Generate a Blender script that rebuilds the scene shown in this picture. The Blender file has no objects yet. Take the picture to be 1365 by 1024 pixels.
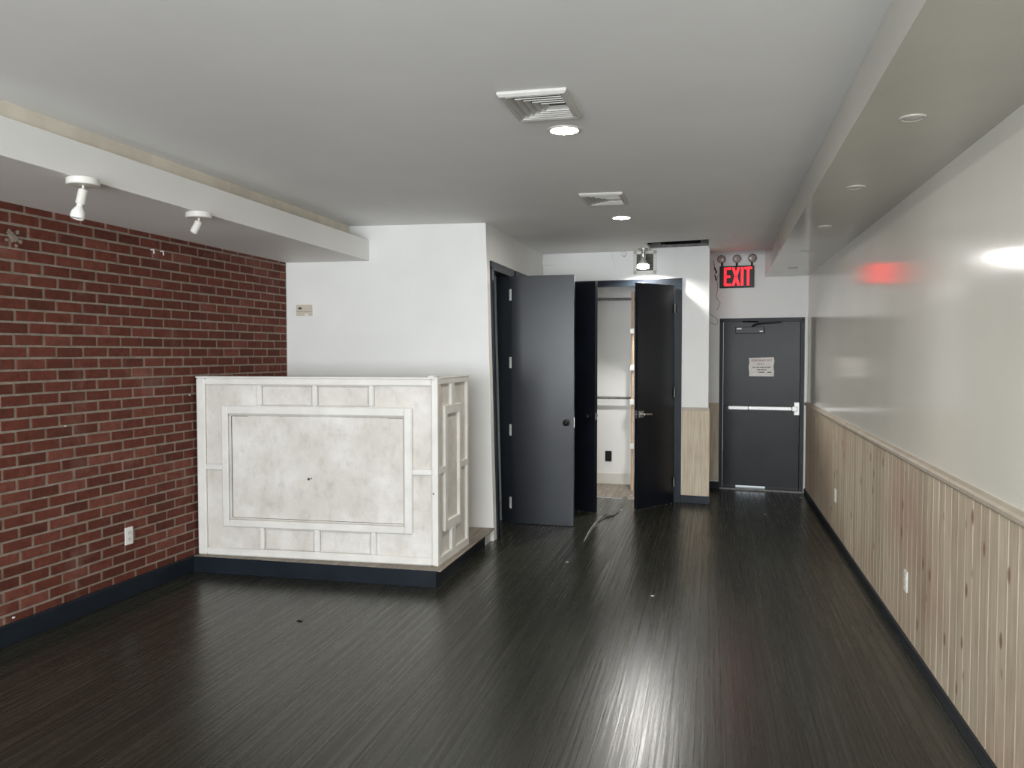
import bpy, bmesh, math, random
from mathutils import Vector, Matrix
random.seed(7)
S = bpy.context.scene
COL = S.collection

# ------------------------------------------------------------------ camera
F_PX = 1078.88
YAW, PITCH, ROLL = math.radians(13.84), math.radians(-2.172), math.radians(-0.052)
fwd = Vector((-math.sin(YAW)*math.cos(PITCH), math.cos(YAW)*math.cos(PITCH), math.sin(PITCH)))
rgt = Vector((math.cos(YAW), math.sin(YAW), 0))
upv = rgt.cross(fwd)
r2 = rgt*math.cos(ROLL) + upv*math.sin(ROLL)
u2 = -rgt*math.sin(ROLL) + upv*math.cos(ROLL)
cd = bpy.data.cameras.new('camera')
cam = bpy.data.objects.new('camera', cd)
COL.objects.link(cam)
cd.sensor_fit = 'HORIZONTAL'
cd.sensor_width = 36.0
cd.lens = 36.0*F_PX/1365.0
cd.clip_start = 0.05
cam.matrix_world = Matrix(((r2.x, u2.x, -fwd.x, 0), (r2.y, u2.y, -fwd.y, 0), (r2.z, u2.z, -fwd.z, 1.62), (0, 0, 0, 1)))
S.camera = cam

# ------------------------------------------------------------------ world, daylight, exposure
w = bpy.data.worlds.new('daylight')
S.world = w
w.use_nodes = True
bg = w.node_tree.nodes['Background']
bg.inputs[0].default_value = (0.80, 0.90, 1.0, 1)
bg.inputs[1].default_value = 1.6
def area(name, loc, rot, sx, sy, power, col):
    l = bpy.data.lights.new(name, 'AREA')
    l.shape = 'RECTANGLE'; l.size = sx; l.size_y = sy; l.energy = power; l.color = col
    o = bpy.data.objects.new(name, l); COL.objects.link(o)
    o.location = loc; o.rotation_euler = rot
    return o
# daylight falling through the storefront behind the camera
area('storefront_daylight', (-1.30, -3.05, 1.62), (math.radians(90), 0, 0), 4.3, 1.9, 570, (0.93, 0.97, 1.0))
S.view_settings.view_transform = 'Standard'
S.view_settings.look = 'None'
S.view_settings.gamma = 1.0
S.view_settings.use_curve_mapping = False
S.view_settings.exposure = 0.0

# ------------------------------------------------------------------ materials
class NT:
    def __init__(self, name):
        self.m = bpy.data.materials.new(name); self.m.use_nodes = True
        self.t = self.m.node_tree; self.n = self.t.nodes
        self.b = self.n['Principled BSDF']
    def add(self, typ, **kw):
        nd = self.n.new(typ)
        for k, v in kw.items():
            if k[0] == 'i' and k[1:].isdigit(): nd.inputs[int(k[1:])].default_value = v
            elif k in nd.inputs: nd.inputs[k].default_value = v
            else: setattr(nd, k, v)
        return nd
    def link(self, a, ao, b, bi): self.t.links.new(a.outputs[ao], b.inputs[bi])
    def coords(self, scale=(1, 1, 1), rot=(0, 0, 0)):
        c = self.add('ShaderNodeTexCoord'); mp = self.add('ShaderNodeMapping')
        mp.inputs['Scale'].default_value = scale; mp.inputs['Rotation'].default_value = rot
        self.link(c, 'Object', mp, 'Vector'); return mp
    def noise(self, scale, detail=3, rough=0.55, vec=None, sc=(1, 1, 1)):
        nz = self.add('ShaderNodeTexNoise')
        nz.inputs['Scale'].default_value = scale; nz.inputs['Detail'].default_value = detail; nz.inputs['Roughness'].default_value = rough
        if vec is None: vec = self.coords(sc)
        self.link(vec, 0, nz, 'Vector'); return nz
    def ramp(self, src, out, stops):
        r = self.add('ShaderNodeValToRGB')
        el = r.color_ramp.elements
        while len(el) > 1: el.remove(el[0])
        el[0].position = stops[0][0]; el[0].color = (*stops[0][1], 1)
        for p, c in stops[1:]:
            e = el.new(p); e.color = (*c, 1)
        self.link(src, out, r, 'Fac'); return r
    def mix(self, fac, a, b, typ='MIX'):
        mx = self.add('ShaderNodeMix', data_type='RGBA', blend_type=typ)
        for sock, v in ((0, fac), (6, a), (7, b)):
            if isinstance(v, tuple) and len(v) == 2 and hasattr(v[0], 'outputs'): self.t.links.new(v[0].outputs[v[1]], mx.inputs[sock])
            elif isinstance(v, (int, float)): mx.inputs[sock].default_value = v
            else: mx.inputs[sock].default_value = (*v, 1)
        return mx
    def bump(self, src, out, strength, dist=0.01, prev=None):
        b = self.add('ShaderNodeBump'); b.inputs['Strength'].default_value = strength; b.inputs['Distance'].default_value = dist
        self.link(src, out, b, 'Height')
        if prev: self.link(prev, 0, b, 'Normal')
        self.link(b, 0, self.b, 'Normal'); return b

def sock(t, name, v): t.b.inputs[name].default_value = v
def paint(name, col, rough, var=0.06, nscale=3.0, bump=0.0, bscale=60, bdist=0.004, spec=0.5, metal=0.0, detail=4):
    t = NT(name)
    lo = tuple(c*(1-var) for c in col); hi = tuple(min(1, c*(1+var)) for c in col)
    nz = t.noise(nscale, detail)
    rp = t.ramp(nz, 0, [(0.3, lo), (0.7, hi)])
    t.link(rp, 0, t.b, 'Base Color')
    sock(t, 'Roughness', rough); sock(t, 'Specular IOR Level', spec); sock(t, 'Metallic', metal)
    if bump: t.bump(t.noise(bscale, 3), 0, bump, bdist)
    return t.m
def emis(name, col, strength, base=None):
    t = NT(name)
    sock(t, 'Base Color', (*(base or col), 1)); sock(t, 'Emission Color', (*col, 1)); sock(t, 'Emission Strength', strength)
    nz = t.noise(5); mr = t.add('ShaderNodeMapRange'); t.link(nz, 0, mr, 0)
    mr.inputs[3].default_value = 0.35; mr.inputs[4].default_value = 0.45; t.link(mr, 0, t.b, 'Roughness')
    return t.m

M = {}
M['ceiling'] = paint('ceiling_paint', (0.86, 0.86, 0.85), 0.62, 0.03, 1.2, 0.12, 30, 0.003, 0.35)
M['wall'] = paint('white_wall_paint', (0.85, 0.85, 0.83), 0.5, 0.035, 1.6, 0.10, 40, 0.003, 0.4)
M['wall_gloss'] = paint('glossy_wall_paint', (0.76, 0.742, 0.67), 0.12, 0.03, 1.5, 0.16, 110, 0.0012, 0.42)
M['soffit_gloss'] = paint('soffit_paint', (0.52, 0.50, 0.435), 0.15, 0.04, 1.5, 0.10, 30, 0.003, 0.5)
M['soffit_white'] = paint('left_soffit_paint', (0.85, 0.84, 0.81), 0.55, 0.03, 1.5, 0.06, 30, 0.003)
M['drywall'] = paint('raw_board', (0.74, 0.68, 0.58), 0.8, 0.10, 5.0)
M['black_door'] = paint('black_door_paint', (0.0075, 0.0095, 0.0145), 0.29, 0.25, 5.0, 0.04, 160, 0.002, 0.42)
M['steel_door'] = paint('black_steel_door_paint', (0.0075, 0.009, 0.0105), 0.30, 0.3, 3.0, 0.04, 160, 0.002, 0.16)
M['black_trim'] = paint('black_trim_paint', (0.0105, 0.015, 0.0215), 0.42, 0.25, 4.0, 0.15, 60, 0.003, 0.24)
M['black'] = paint('black_plastic', (0.010, 0.010, 0.011), 0.35, 0.15, spec=0.25)
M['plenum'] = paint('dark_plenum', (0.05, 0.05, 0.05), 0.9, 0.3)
M['chrome'] = paint('brushed_metal', (0.62, 0.61, 0.58), 0.28, 0.05, 30, 0, metal=1.0)
M['galv'] = paint('galvanised_metal', (0.22, 0.22, 0.21), 0.6, 0.25, 25, 0, metal=0.4)
M['bar'] = paint('satin_aluminium', (0.60, 0.60, 0.58), 0.42, 0.05, 30, 0, metal=0.45)
M['white_metal'] = paint('white_enamel', (0.72, 0.705, 0.65), 0.35, 0.04)
M['white_plastic'] = paint('white_plastic', (0.82, 0.81, 0.78), 0.4, 0.03)
M['white_hinge'] = paint('painted_hinge', (0.72, 0.72, 0.70), 0.4, 0.12, 60)
M['vent'] = paint('vent_enamel', (0.56, 0.55, 0.52), 0.42, 0.06, 20)
M['vent_dark'] = paint('vent_throat', (0.10, 0.10, 0.10), 0.7, 0.2)
M['beige_plastic'] = paint('beige_plastic', (0.62, 0.55, 0.45), 0.5, 0.04)
M['lcd'] = paint('grey_display', (0.06, 0.065, 0.055), 0.2, 0.1)
M['slot'] = paint('slot_dark', (0.05, 0.045, 0.04), 0.6, 0.1)
M['concrete'] = paint('outdoor_concrete', (0.75, 0.74, 0.71), 0.85, 0.1, 4)
M['lens_off'] = paint('unlit_lens', (0.55, 0.53, 0.50), 0.25, 0.08, 20)
M['lens'] = paint('lamp_lens', (0.42, 0.36, 0.33), 0.2, 0.18, 60)
M['paper'] = paint('paper_scrap', (0.86, 0.83, 0.78), 0.8, 0.1, 40)
M['pink_scrap'] = paint('pink_scrap', (0.72, 0.50, 0.42), 0.8, 0.1, 40)
M['ink_red'] = paint('faded_red_ink', (0.30, 0.09, 0.10), 0.8, 0.2, 60)
M['ink'] = paint('faded_black_ink', (0.10, 0.09, 0.09), 0.8, 0.2, 60)
M['led'] = emis('led_diffuser', (1.0, 0.955, 0.87), 420)
M['flood'] = emis('flood_bulb', (1.0, 0.98, 0.95), 1500)
M['flood_glass'] = emis('flood_bulb_glass', (1.0, 0.98, 0.95), 3.0)
M['exit_red'] = emis('exit_letters', (1.0, 0.0, 0.005), 5.5, (0.5, 0.02, 0.02))

def make_floor():
    t = NT('black_painted_strip_floor')
    # narrow strip boards running along Y (the brick texture is turned so its rows run along Y)
    mp = t.coords((1, 1, 1), (0, 0, math.radians(90)))
    br = t.add('ShaderNodeTexBrick', offset=0.37, offset_frequency=2)
    t.link(mp, 0, br, 'Vector')
    br.inputs['Color1'].default_value = (0.023, 0.0238, 0.0175, 1); br.inputs['Color2'].default_value = (0.032, 0.033, 0.0255, 1)
    br.inputs['Mortar'].default_value = (0.012, 0.012, 0.011, 1)
    br.inputs['Scale'].default_value = 1.0; br.inputs['Mortar Size'].default_value = 0.0016
    br.inputs['Mortar Smooth'].default_value = 0.3; br.inputs['Brick Width'].default_value = 1.7; br.inputs['Row Height'].default_value = 0.057
    st = t.noise(4.0, 6, 0.62, sc=(14, 0.14, 1))
    wear = t.ramp(st, 0, [(0.45, (0.80, 0.80, 0.80)), (0.72, (1.5, 1.5, 1.45))])
    big = t.noise(0.9, 3)
    bigr = t.ramp(big, 0, [(0.3, (0.8, 0.8, 0.8)), (0.7, (1.15, 1.13, 1.08))])
    c1 = t.mix(1.0, (br, 'Color'), (wear, 0), 'MULTIPLY')
    c2 = t.mix(1.0, (c1, 2), (bigr, 0), 'MULTIPLY')
    fl = t.noise(70, 2, 0.5, sc=(1, 0.9, 1))
    flr = t.ramp(fl, 0, [(0.80, (0, 0, 0)), (0.83, (0.4, 0.4, 0.4))])
    c3 = t.mix((flr, 0), (c2, 2), (0.16, 0.155, 0.14))
    t.link(c3, 2, t.b, 'Base Color')
    rg = t.ramp(st, 0, [(0.3, (0.34, 0.34, 0.34)), (0.7, (0.21, 0.21, 0.21))])
    t.link(rg, 0, t.b, 'Roughness')
    sock(t, 'Specular IOR Level', 0.44)
    bb = t.bump(br, 'Fac', 0.55, -0.002)
    b2 = t.bump(t.noise(8, 4, 0.6, sc=(9, 0.10, 1)), 0, 0.14, 0.005, bb)
    t.bump(t.noise(55, 3, 0.6), 0, 0.07, 0.003, b2)
    return t.m
M['floor'] = make_floor()

def make_raw_floor(name, a, b):
    t = NT(name)
    mp = t.coords((1, 1, 1), (0, 0, math.radians(90)))
    br = t.add('ShaderNodeTexBrick', offset=0.41)
    t.link(mp, 0, br, 'Vector')
    br.inputs['Color1'].default_value = (*a, 1); br.inputs['Color2'].default_value = (*b, 1)
    br.inputs['Mortar'].default_value = (a[0]*.4, a[1]*.4, a[2]*.4, 1)
    br.inputs['Scale'].default_value = 1; br.inputs['Mortar Size'].default_value = 0.0018; br.inputs['Brick Width'].default_value = 1.3; br.inputs['Row Height'].default_value = 0.075
    nz = t.noise(5, 5, 0.6, sc=(9, 0.8, 1)); rp = t.ramp(nz, 0, [(0.35, (0.7, 0.7, 0.7)), (0.7, (1.2, 1.2, 1.2))])
    mx = t.mix(1.0, (br, 'Color'), (rp, 0), 'MULTIPLY'); t.link(mx, 2, t.b, 'Base Color'); sock(t, 'Roughness', 0.6)
    t.bump(br, 'Fac', 0.4, -0.002)
    return t.m
M['raw_floor'] = make_raw_floor('worn_grey_boards', (0.20, 0.17, 0.135), (0.27, 0.235, 0.19))
M['step_wood'] = make_raw_floor('worn_step_board', (0.24, 0.205, 0.165), (0.30, 0.26, 0.21))

def make_brick():
    t = NT('red_brick')
    g = t.add('ShaderNodeNewGeometry')
    rp = t.ramp(g, 'Random Per Island', [(0.0, (0.094, 0.030, 0.020)), (0.25, (0.114, 0.035, 0.024)), (0.75, (0.135, 0.040, 0.027)), (1.0, (0.18, 0.062, 0.045))])
    nz = t.noise(22, 5, 0.65); r2_ = t.ramp(nz, 0, [(0.3, (0.72, 0.72, 0.72)), (0.7, (1.18, 1.18, 1.18))])
    mx = t.mix(1.0, (rp, 0), (r2_, 0), 'MULTIPLY')
    sm = t.noise(3.0, 4); r3 = t.ramp(sm, 0, [(0.58, (0, 0, 0)), (0.75, (0.35, 0.35, 0.35))])
    mx2 = t.mix((r3, 0), (mx, 2), (0.30, 0.19, 0.16))
    t.link(mx2, 2, t.b, 'Base Color'); sock(t, 'Roughness', 0.75); sock(t, 'Specular IOR Level', 0.15)
    t.bump(t.noise(90, 4, 0.6), 0, 0.35, 0.004)
    return t.m
M['brick'] = make_brick()
M['mortar'] = paint('grey_mortar', (0.255, 0.212, 0.172), 0.9, 0.2, 18, 0.5, 90, 0.004, 0.2)

def make_pine(name, tint=1.0):
    t = NT(name)
    g = t.add('ShaderNodeNewGeometry')
    rp = t.ramp(g, 'Random Per Island', [(0.0, (0.47*tint, 0.40*tint, 0.300*tint)), (0.5, (0.56*tint, 0.48*tint, 0.365*tint)), (1.0, (0.61*tint, 0.53*tint, 0.41*tint))])
    nz = t.noise(6, 6, 0.6, sc=(9, 9, 0.55)); r2_ = t.ramp(nz, 0, [(0.3, (0.74, 0.72, 0.70)), (0.65, (1.08, 1.08, 1.08))])
    mx = t.mix(1.0, (rp, 0), (r2_, 0), 'MULTIPLY')
    v = t.add('ShaderNodeTexVoronoi', feature='F1'); v.inputs['Scale'].default_value = 1.0; v.inputs['Randomness'].default_value = 1.0
    mp = t.coords((9.0, 9.0, 4.6)); t.link(mp, 0, v, 'Vector')
    kn = t.ramp(v, 'Distance', [(0.0, (1, 1, 1)), (0.12, (0.8, 0.8, 0.8)), (0.185, (0, 0, 0))])
    # keep only some of the knots
    sel = t.add('ShaderNodeSeparateColor'); t.link(v, 'Color', sel, 0)
    gt = t.add('ShaderNodeMath', operation='GREATER_THAN'); gt.inputs[1].default_value = 0.42; t.link(sel, 0, gt, 0)
    ml = t.add('ShaderNodeMath', operation='MULTIPLY'); t.link(kn, 0, ml, 0); t.link(gt, 0, ml, 1)
    mx2 = t.mix((ml, 0), (mx, 2), (0.22, 0.135, 0.075))
    pk = t.noise(1.1, 3); pr = t.ramp(pk, 0, [(0.45, (1, 1, 1)), (0.7, (0.86, 0.76, 0.75))])
    mx3 = t.mix(1.0, (mx2, 2), (pr, 0), 'MULTIPLY')
    t.link(mx3, 2, t.b, 'Base Color'); sock(t, 'Roughness', 0.55); sock(t, 'Specular IOR Level', 0.35)
    t.bump(nz, 0, 0.12, 0.003)
    return t.m
M['pine'] = make_pine('whitewashed_pine')
M['pine_pale'] = make_pine('pale_whitewashed_pine', 1.16)
M['pine_groove'] = paint('pale_groove_paint', (0.74, 0.69, 0.59), 0.6, 0.1, 8)  # groove strips paler than the boards
M['pine_rail'] = paint('whitewashed_rail', (0.47, 0.41, 0.335), 0.5, 0.12, 6)
M['bare_wood'] = paint('bare_pine_board', (0.60, 0.44, 0.30), 0.6, 0.12, 9)

def make_counter():
    t = NT('smudged_white_paint')
    nz = t.noise(3.2, 6, 0.62); rp = t.ramp(nz, 0, [(0.30, (0.60, 0.565, 0.515)), (0.50, (0.70, 0.67, 0.62)), (0.70, (0.82, 0.805, 0.775))])
    n2 = t.noise(14, 5, 0.7, sc=(1, 1, 0.6)); r2_ = t.ramp(n2, 0, [(0.30, (0.86, 0.85, 0.83)), (0.5, (1, 1, 1))])
    mx = t.mix(1.0, (rp, 0), (r2_, 0), 'MULTIPLY'); t.link(mx, 2, t.b, 'Base Color'); sock(t, 'Roughness', 0.5)
    t.bump(t.noise(35, 3), 0, 0.10, 0.003)
    return t.m
M['counter'] = make_counter()

M['counter_trim'] = paint('clean_white_counter_paint', (0.775, 0.76, 0.72), 0.45, 0.08, 5.0, 0.08, 35, 0.003)
def make_glass():
    t = NT('window_glass')
    out = t.n['Material Output']
    tr = t.add('ShaderNodeBsdfTransparent'); gl = t.add('ShaderNodeBsdfGlossy'); gl.inputs['Roughness'].default_value = 0.02
    fr = t.add('ShaderNodeFresnel'); fr.inputs['IOR'].default_value = 1.45
    mx = t.add('ShaderNodeMixShader'); t.link(fr, 0, mx, 0); t.link(tr, 0, mx, 1); t.link(gl, 0, mx, 2)
    t.link(mx, 0, out, 'Surface')
    return t.m
M['glass'] = make_glass()

# ------------------------------------------------------------------ room surfaces as maps (u along, v out into the room, w up)
def ceil_z(x, y): return 2.739 + 0.0071*(y-9) - 0.0076*(x+1)
XR = 1.0706
def m_world(u, v, w): return Vector((u, v, w))
def m_right(u, v, w): return Vector((XR - v, u, w))
def left_x(y): return -3.692 + 0.0302*(y-7)
def m_left(u, v, w): return Vector((left_x(u) + v, u, w))
def white_y(x): return 6.6787 + 0.0508*(x+1.8447)
def m_white(u, v, w): return Vector((u, white_y(u) - v, w))
def side_x(z): return -1.8447 - 0.0246*(z-1.5)
def m_side(u, v, w): return Vector((side_x(w) + v, u, w))
def closet_y(x): return 9.0875 - 0.1106*(x+1.8447)
def m_closet(u, v, w): return Vector((u, closet_y(u) - v, w))
def exit_y(x): return 10.1528 - 0.1106*(x+1.8447)
def m_exit(u, v, w): return Vector((u, exit_y(u) - v, w))
def m_ceil(u, v, w): return Vector((u, v, ceil_z(u, v) - w))
def frame(o, ang):
    ex = Vector((math.cos(ang), math.sin(ang), 0)); ey = Vector((-math.sin(ang), math.cos(ang), 0))
    o = Vector(o)
    return lambda u, v, w: o + ex*u + ey*v + Vector((0, 0, w))

class MB:
    def __init__(self): self.v = []; self.f = []; self.s = []
    def quadbox(self, P):
        b = len(self.v); self.v += P
        for q in ((0, 3, 2, 1), (4, 5, 6, 7), (0, 1, 5, 4), (1, 2, 6, 5), (2, 3, 7, 6), (3, 0, 4, 7)):
            self.f.append(tuple(b+i for i in q)); self.s.append(False)
        return self
    def box(self, m, u0, u1, v0, v1, w0, w1):
        return self.quadbox([m(u0, v0, w0), m(u1, v0, w0), m(u1, v1, w0), m(u0, v1, w0), m(u0, v0, w1), m(u1, v0, w1), m(u1, v1, w1), m(u0, v1, w1)])
    def chamfer(self, m, u0, u1, w0, w1, v0, v1, c):
        """block on a wall whose front (v1) is chamfered by c"""
        b = len(self.v)
        self.v += [m(u0, v0, w0), m(u1, v0, w0), m(u1, v0, w1), m(u0, v0, w1)]
        self.v += [m(u0, v1-c, w0), m(u1, v1-c, w0), m(u1, v1-c, w1), m(u0, v1-c, w1)]
        self.v += [m(u0+c, v1, w0+c), m(u1-c, v1, w0+c), m(u1-c, v1, w1-c), m(u0+c, v1, w1-c)]
        for k in range(2):
            for i in range(4):
                j = (i+1) % 4; self.f.append((b+4*k+i, b+4*k+j, b+4*k+4+j, b+4*k+4+i)); self.s.append(False)
        self.f.append((b+8, b+9, b+10, b+11)); self.s.append(False)
        return self
    def poly(self, pts, flip=False):
        b = len(self.v); self.v += [Vector(p) for p in pts]
        ids = list(range(b, b+len(pts)))
        self.f.append(tuple(reversed(ids)) if flip else tuple(ids)); self.s.append(False); return self
    def prism(self, pts, d):
        """extrude polygon pts by vector d"""
        b = len(self.v); n = len(pts); d = Vector(d)
        self.v += [Vector(p) for p in pts] + [Vector(p)+d for p in pts]
        self.f.append(tuple(range(b+n-1, b-1, -1))); self.f.append(tuple(range(b+n, b+2*n)))
        for i in range(n): self.f.append((b+i, b+(i+1) % n, b+n+(i+1) % n, b+n+i))
        self.s += [False]*(n+2); return self
    def lathe(self, o, axis, prof, n=28, smooth=True):
        """prof = [(radius, height along axis)]"""
        o = Vector(o); a = Vector(axis).normalized()
        e1 = a.orthogonal().normalized(); e2 = a.cross(e1)
        b = len(self.v)
        for r, h in prof:
            for i in range(n):
                t = 2*math.pi*i/n
                self.v.append(o + a*h + (e1*math.cos(t)+e2*math.sin(t))*r)
        for k in range(len(prof)-1):
            for i in range(n):
                j = (i+1) % n
                self.f.append((b+k*n+i, b+k*n+j, b+(k+1)*n+j, b+(k+1)*n+i)); self.s.append(smooth)
        if prof[0][0] > 1e-4: self.f.append(tuple(b+i for i in reversed(range(n)))); self.s.append(False)
        if prof[-1][0] > 1e-4: self.f.append(tuple(b+(len(prof)-1)*n+i for i in range(n))); self.s.append(False)
        return self
    def tube(self, pts, r, n=8):
        pts = [Vector(p) for p in pts]; b = len(self.v)
        prev = None
        for k, p in enumerate(pts):
            d = (pts[min(k+1, len(pts)-1)] - pts[max(k-1, 0)]).normalized()
            e1 = d.orthogonal().normalized() if prev is None else (prev - d*prev.dot(d)).normalized()
            prev = e1; e2 = d.cross(e1)
            for i in range(n):
                t = 2*math.pi*i/n; self.v.append(p + (e1*math.cos(t)+e2*math.sin(t))*r)
        for k in range(len(pts)-1):
            for i in range(n):
                j = (i+1) % n; self.f.append((b+k*n+i, b+k*n+j, b+(k+1)*n+j, b+(k+1)*n+i)); self.s.append(True)
        self.f.append(tuple(b+i for i in reversed(range(n)))); self.s.append(False)
        self.f.append(tuple(b+(len(pts)-1)*n+i for i in range(n))); self.s.append(False)
        return self
    def build(self, name, mat, parent=None, bevel=0.0, origin=None, fix=True, seg=2):
        """link as ONE mesh object; vertices are in world space"""
        me = bpy.data.meshes.new(name)
        if parent is not None: o0 = WORLD[parent]
        elif origin is not None: o0 = Vector(origin)
        else:
            xs = [v.x for v in self.v]; ys = [v.y for v in self.v]; zs = [v.z for v in self.v]
            o0 = Vector(((min(xs)+max(xs))/2, (min(ys)+max(ys))/2, min(zs)))
        me.from_pydata([tuple(v-o0) for v in self.v], [], self.f)
        for p, s in zip(me.polygons, self.s): p.use_smooth = s
        if fix:
            bm = bmesh.new(); bm.from_mesh(me); bmesh.ops.recalc_face_normals(bm, faces=bm.faces); bm.to_mesh(me); bm.free()
        if any(self.s): me.set_sharp_from_angle(angle=math.radians(35))
        ob = bpy.data.objects.new(name, me); COL.objects.link(ob)
        me.materials.append(M[mat] if isinstance(mat, str) else mat)
        if parent is not None:
            ob.parent = parent; WORLD[ob] = o0
        else:
            ob.location = o0; WORLD[ob] = o0.copy()
        if bevel:
            md = ob.modifiers.new('bevel', 'BEVEL'); md.width = bevel; md.segments = seg; md.limit_method = 'ANGLE'; md.angle_limit = math.radians(40)
        return ob
WORLD = {}
def empty(name, loc):
    o = bpy.data.objects.new(name, None); COL.objects.link(o); o.location = loc; o.empty_display_size = 0.1
    WORLD[o] = Vector(loc); return o
def tag(o, label, cat, group=None):
    o['label'] = label; o['category'] = cat
    if group: o['group'] = group
    return o
def struct(o, label=None):
    o['kind'] = 'structure'
    if label: o['label'] = label
    return o
def copy_tree(o, shift, parent=None):
    c = o.copy(); COL.objects.link(c)
    if parent is None: c.location = o.location + Vector(shift)
    else: c.parent = parent
    for ch in list(o.children): copy_tree(ch, shift, c)
    return c

# ================================================================== SETTING
YF = -2.6          # street front
struct(MB().poly([(-4.4, YF-0.1, 0), (1.3, YF-0.1, 0), (1.3, 8.95, 0), (-0.345, 8.95, 0), (-1.6, 9.06, 0), (-1.92, 9.09, 0), (-1.92, 9.3, 0), (-4.4, 9.3, 0)]).poly([(-0.09, 8.95, 0), (1.3, 8.95, 0), (1.3, 9.86, 0), (-0.09, 9.99, 0)]).build('floor', 'floor', origin=(0, 0, 0)), 'glossy black painted strip board floor')
struct(MB().poly([(-1.6, 9.06, 0.001), (-0.345, 8.95, 0.001), (-0.345, 10.2, 0.001), (-1.9, 10.2, 0.001), (-1.9, 9.07, 0.001)]).build('floor', 'raw_floor', origin=(-1, 9.5, 0)), 'worn grey bare boards inside the closet')

# ceiling: one sheet with a slot cut at the top of the closet wall, ending short of the exit wall
cp = [(-2.80, YF), (1.09, YF), (1.09, 9.15), (-0.036, 9.15), (-0.036, 8.14), (-0.655, 8.30), (-0.655, closet_y(-0.655)+0.1), (-1.98, closet_y(-1.88)+0.1), (-1.98, 6.72), (-3.13, 6.72)]
mb = MB()
mb.prism([(x, y, ceil_z(x, y)) for x, y in cp], (0, 0, 0.03))
struct(mb.build('ceiling', 'ceiling', origin=(0, 0, 2.7)), 'flat grey painted ceiling')
# dark void above the dropped ceiling
mb = MB()
mb.box(m_world, -4.4, 1.3, YF-0.1, 10.3, 3.30, 3.34)
struct(mb.build('ceiling', 'plenum'), 'dark space above the dropped ceiling')

# left brick wall: every brick modelled over a mortar bed
mb = MB()
mb.prism([(left_x(YF), YF, 0), (left_x(6.72), 6.72, 0), (left_x(6.72)-0.2, 6.72, 0), (left_x(YF)-0.2, YF, 0)], (0, 0, 3.3))
wl = struct(mb.build('wall_left', 'mortar', origin=(-3.8, 2, 0)), 'red brick wall with grey mortar')
mb = MB()
CH, BL, J = 0.0680, 0.2035, 0.0135
for c in range(36):
    z0 = 0.105 + c*CH
    if z0 > 2.47: break
    off = (0.0 if c % 2 else BL/2) + random.uniform(-0.012, 0.012)
    y = YF + 0.03 + off - BL
    while y < 6.575:
        a = max(y, YF+0.01) + random.uniform(0, 0.004); b = min(y+BL-J, 6.572) - random.uniform(0, 0.003)
        if b - a > 0.02:
            dz = random.uniform(-0.0015, 0.0015)
            mb.chamfer(m_left, a, b, z0+dz, z0+CH-J+dz, -0.01, 0.0045+random.uniform(-0.0012, 0.0015), 0.0025)
        y += BL
mb.build('brick_course', 'brick', wl, fix=False)
# plaster smear, paint chips and two wall anchors left on the brick
def blob(name, y, z, ry, rz, mat, n=17):
    mb = MB(); ring = [m_left(y+ry*math.cos(2*math.pi*i/n)*random.uniform(.45, 1), 0.0085, z+rz*math.sin(2*math.pi*i/n)*random.uniform(.45, 1)) for i in range(n)]
    mb.prism(ring, m_left(y, -0.006, z)-m_left(y, 0, z)); return mb.build(name, mat, wl)
for y, z, r in ((3.72, 2.29, .022), (3.745, 2.262, .028), (3.77, 2.30, .014), (3.785, 2.25, .016), (3.70, 2.25, .012), (3.76, 2.225, .012)): blob('plaster_smear', y, z, r*1.2, r, 'mortar', 23)
for y, z, r in ((3.685, 0.143, 0.012), (5.228, 1.312, 0.008), (4.076, 1.185, 0.006)): blob('paint_chip', y, z, r, r*0.7, 'white_plastic', 9)
for y in (4.842, 4.937):
    p = m_left(y, 0.006, 2.335)
    MB().tube([p, p+Vector((0.022, 0, 0)), p+Vector((0.026, 0, -0.028))], 0.004, 6).build('wall_anchor', 'white_plastic', wl)
# white partition wall behind the counter
mb = MB()
xl = left_x(6.6) - 0.05
pts = lambda z: [(xl, white_y(xl), z), (side_x(z), white_y(side_x(z)), z), (side_x(z), white_y(side_x(z))+0.11, z), (xl, white_y(xl)+0.11, z)]
a, b = pts(0.0), pts(2.80)
mb.quadbox([Vector(p) for p in a] + [Vector(p) for p in b])
struct(mb.build('wall_back', 'wall', bevel=0.004), 'white painted partition wall behind the counter')

# side wall with two doorways
D1 = (6.835, 7.485, 2.375); D2 = (7.745, 8.50, 2.375)
mb = MB()
yw0, yw1 = white_y(-1.85)+0.0, closet_y(-1.86)+0.02
TH = -0.12
for y0, y1, z0, z1 in ((yw0+0.10, D1[0], 0, 2.80), (D1[0], D1[1], D1[2], 2.80), (D1[1], D2[0], 0, 2.80), (D2[0], D2[1], D2[2], 2.80), (D2[1], yw1, 0, 2.80)):
    mb.box(m_side, y0, y1, TH, 0, z0, z1)
struct(mb.build('wall_side', 'wall'), 'white side wall with two black doorways')

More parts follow.
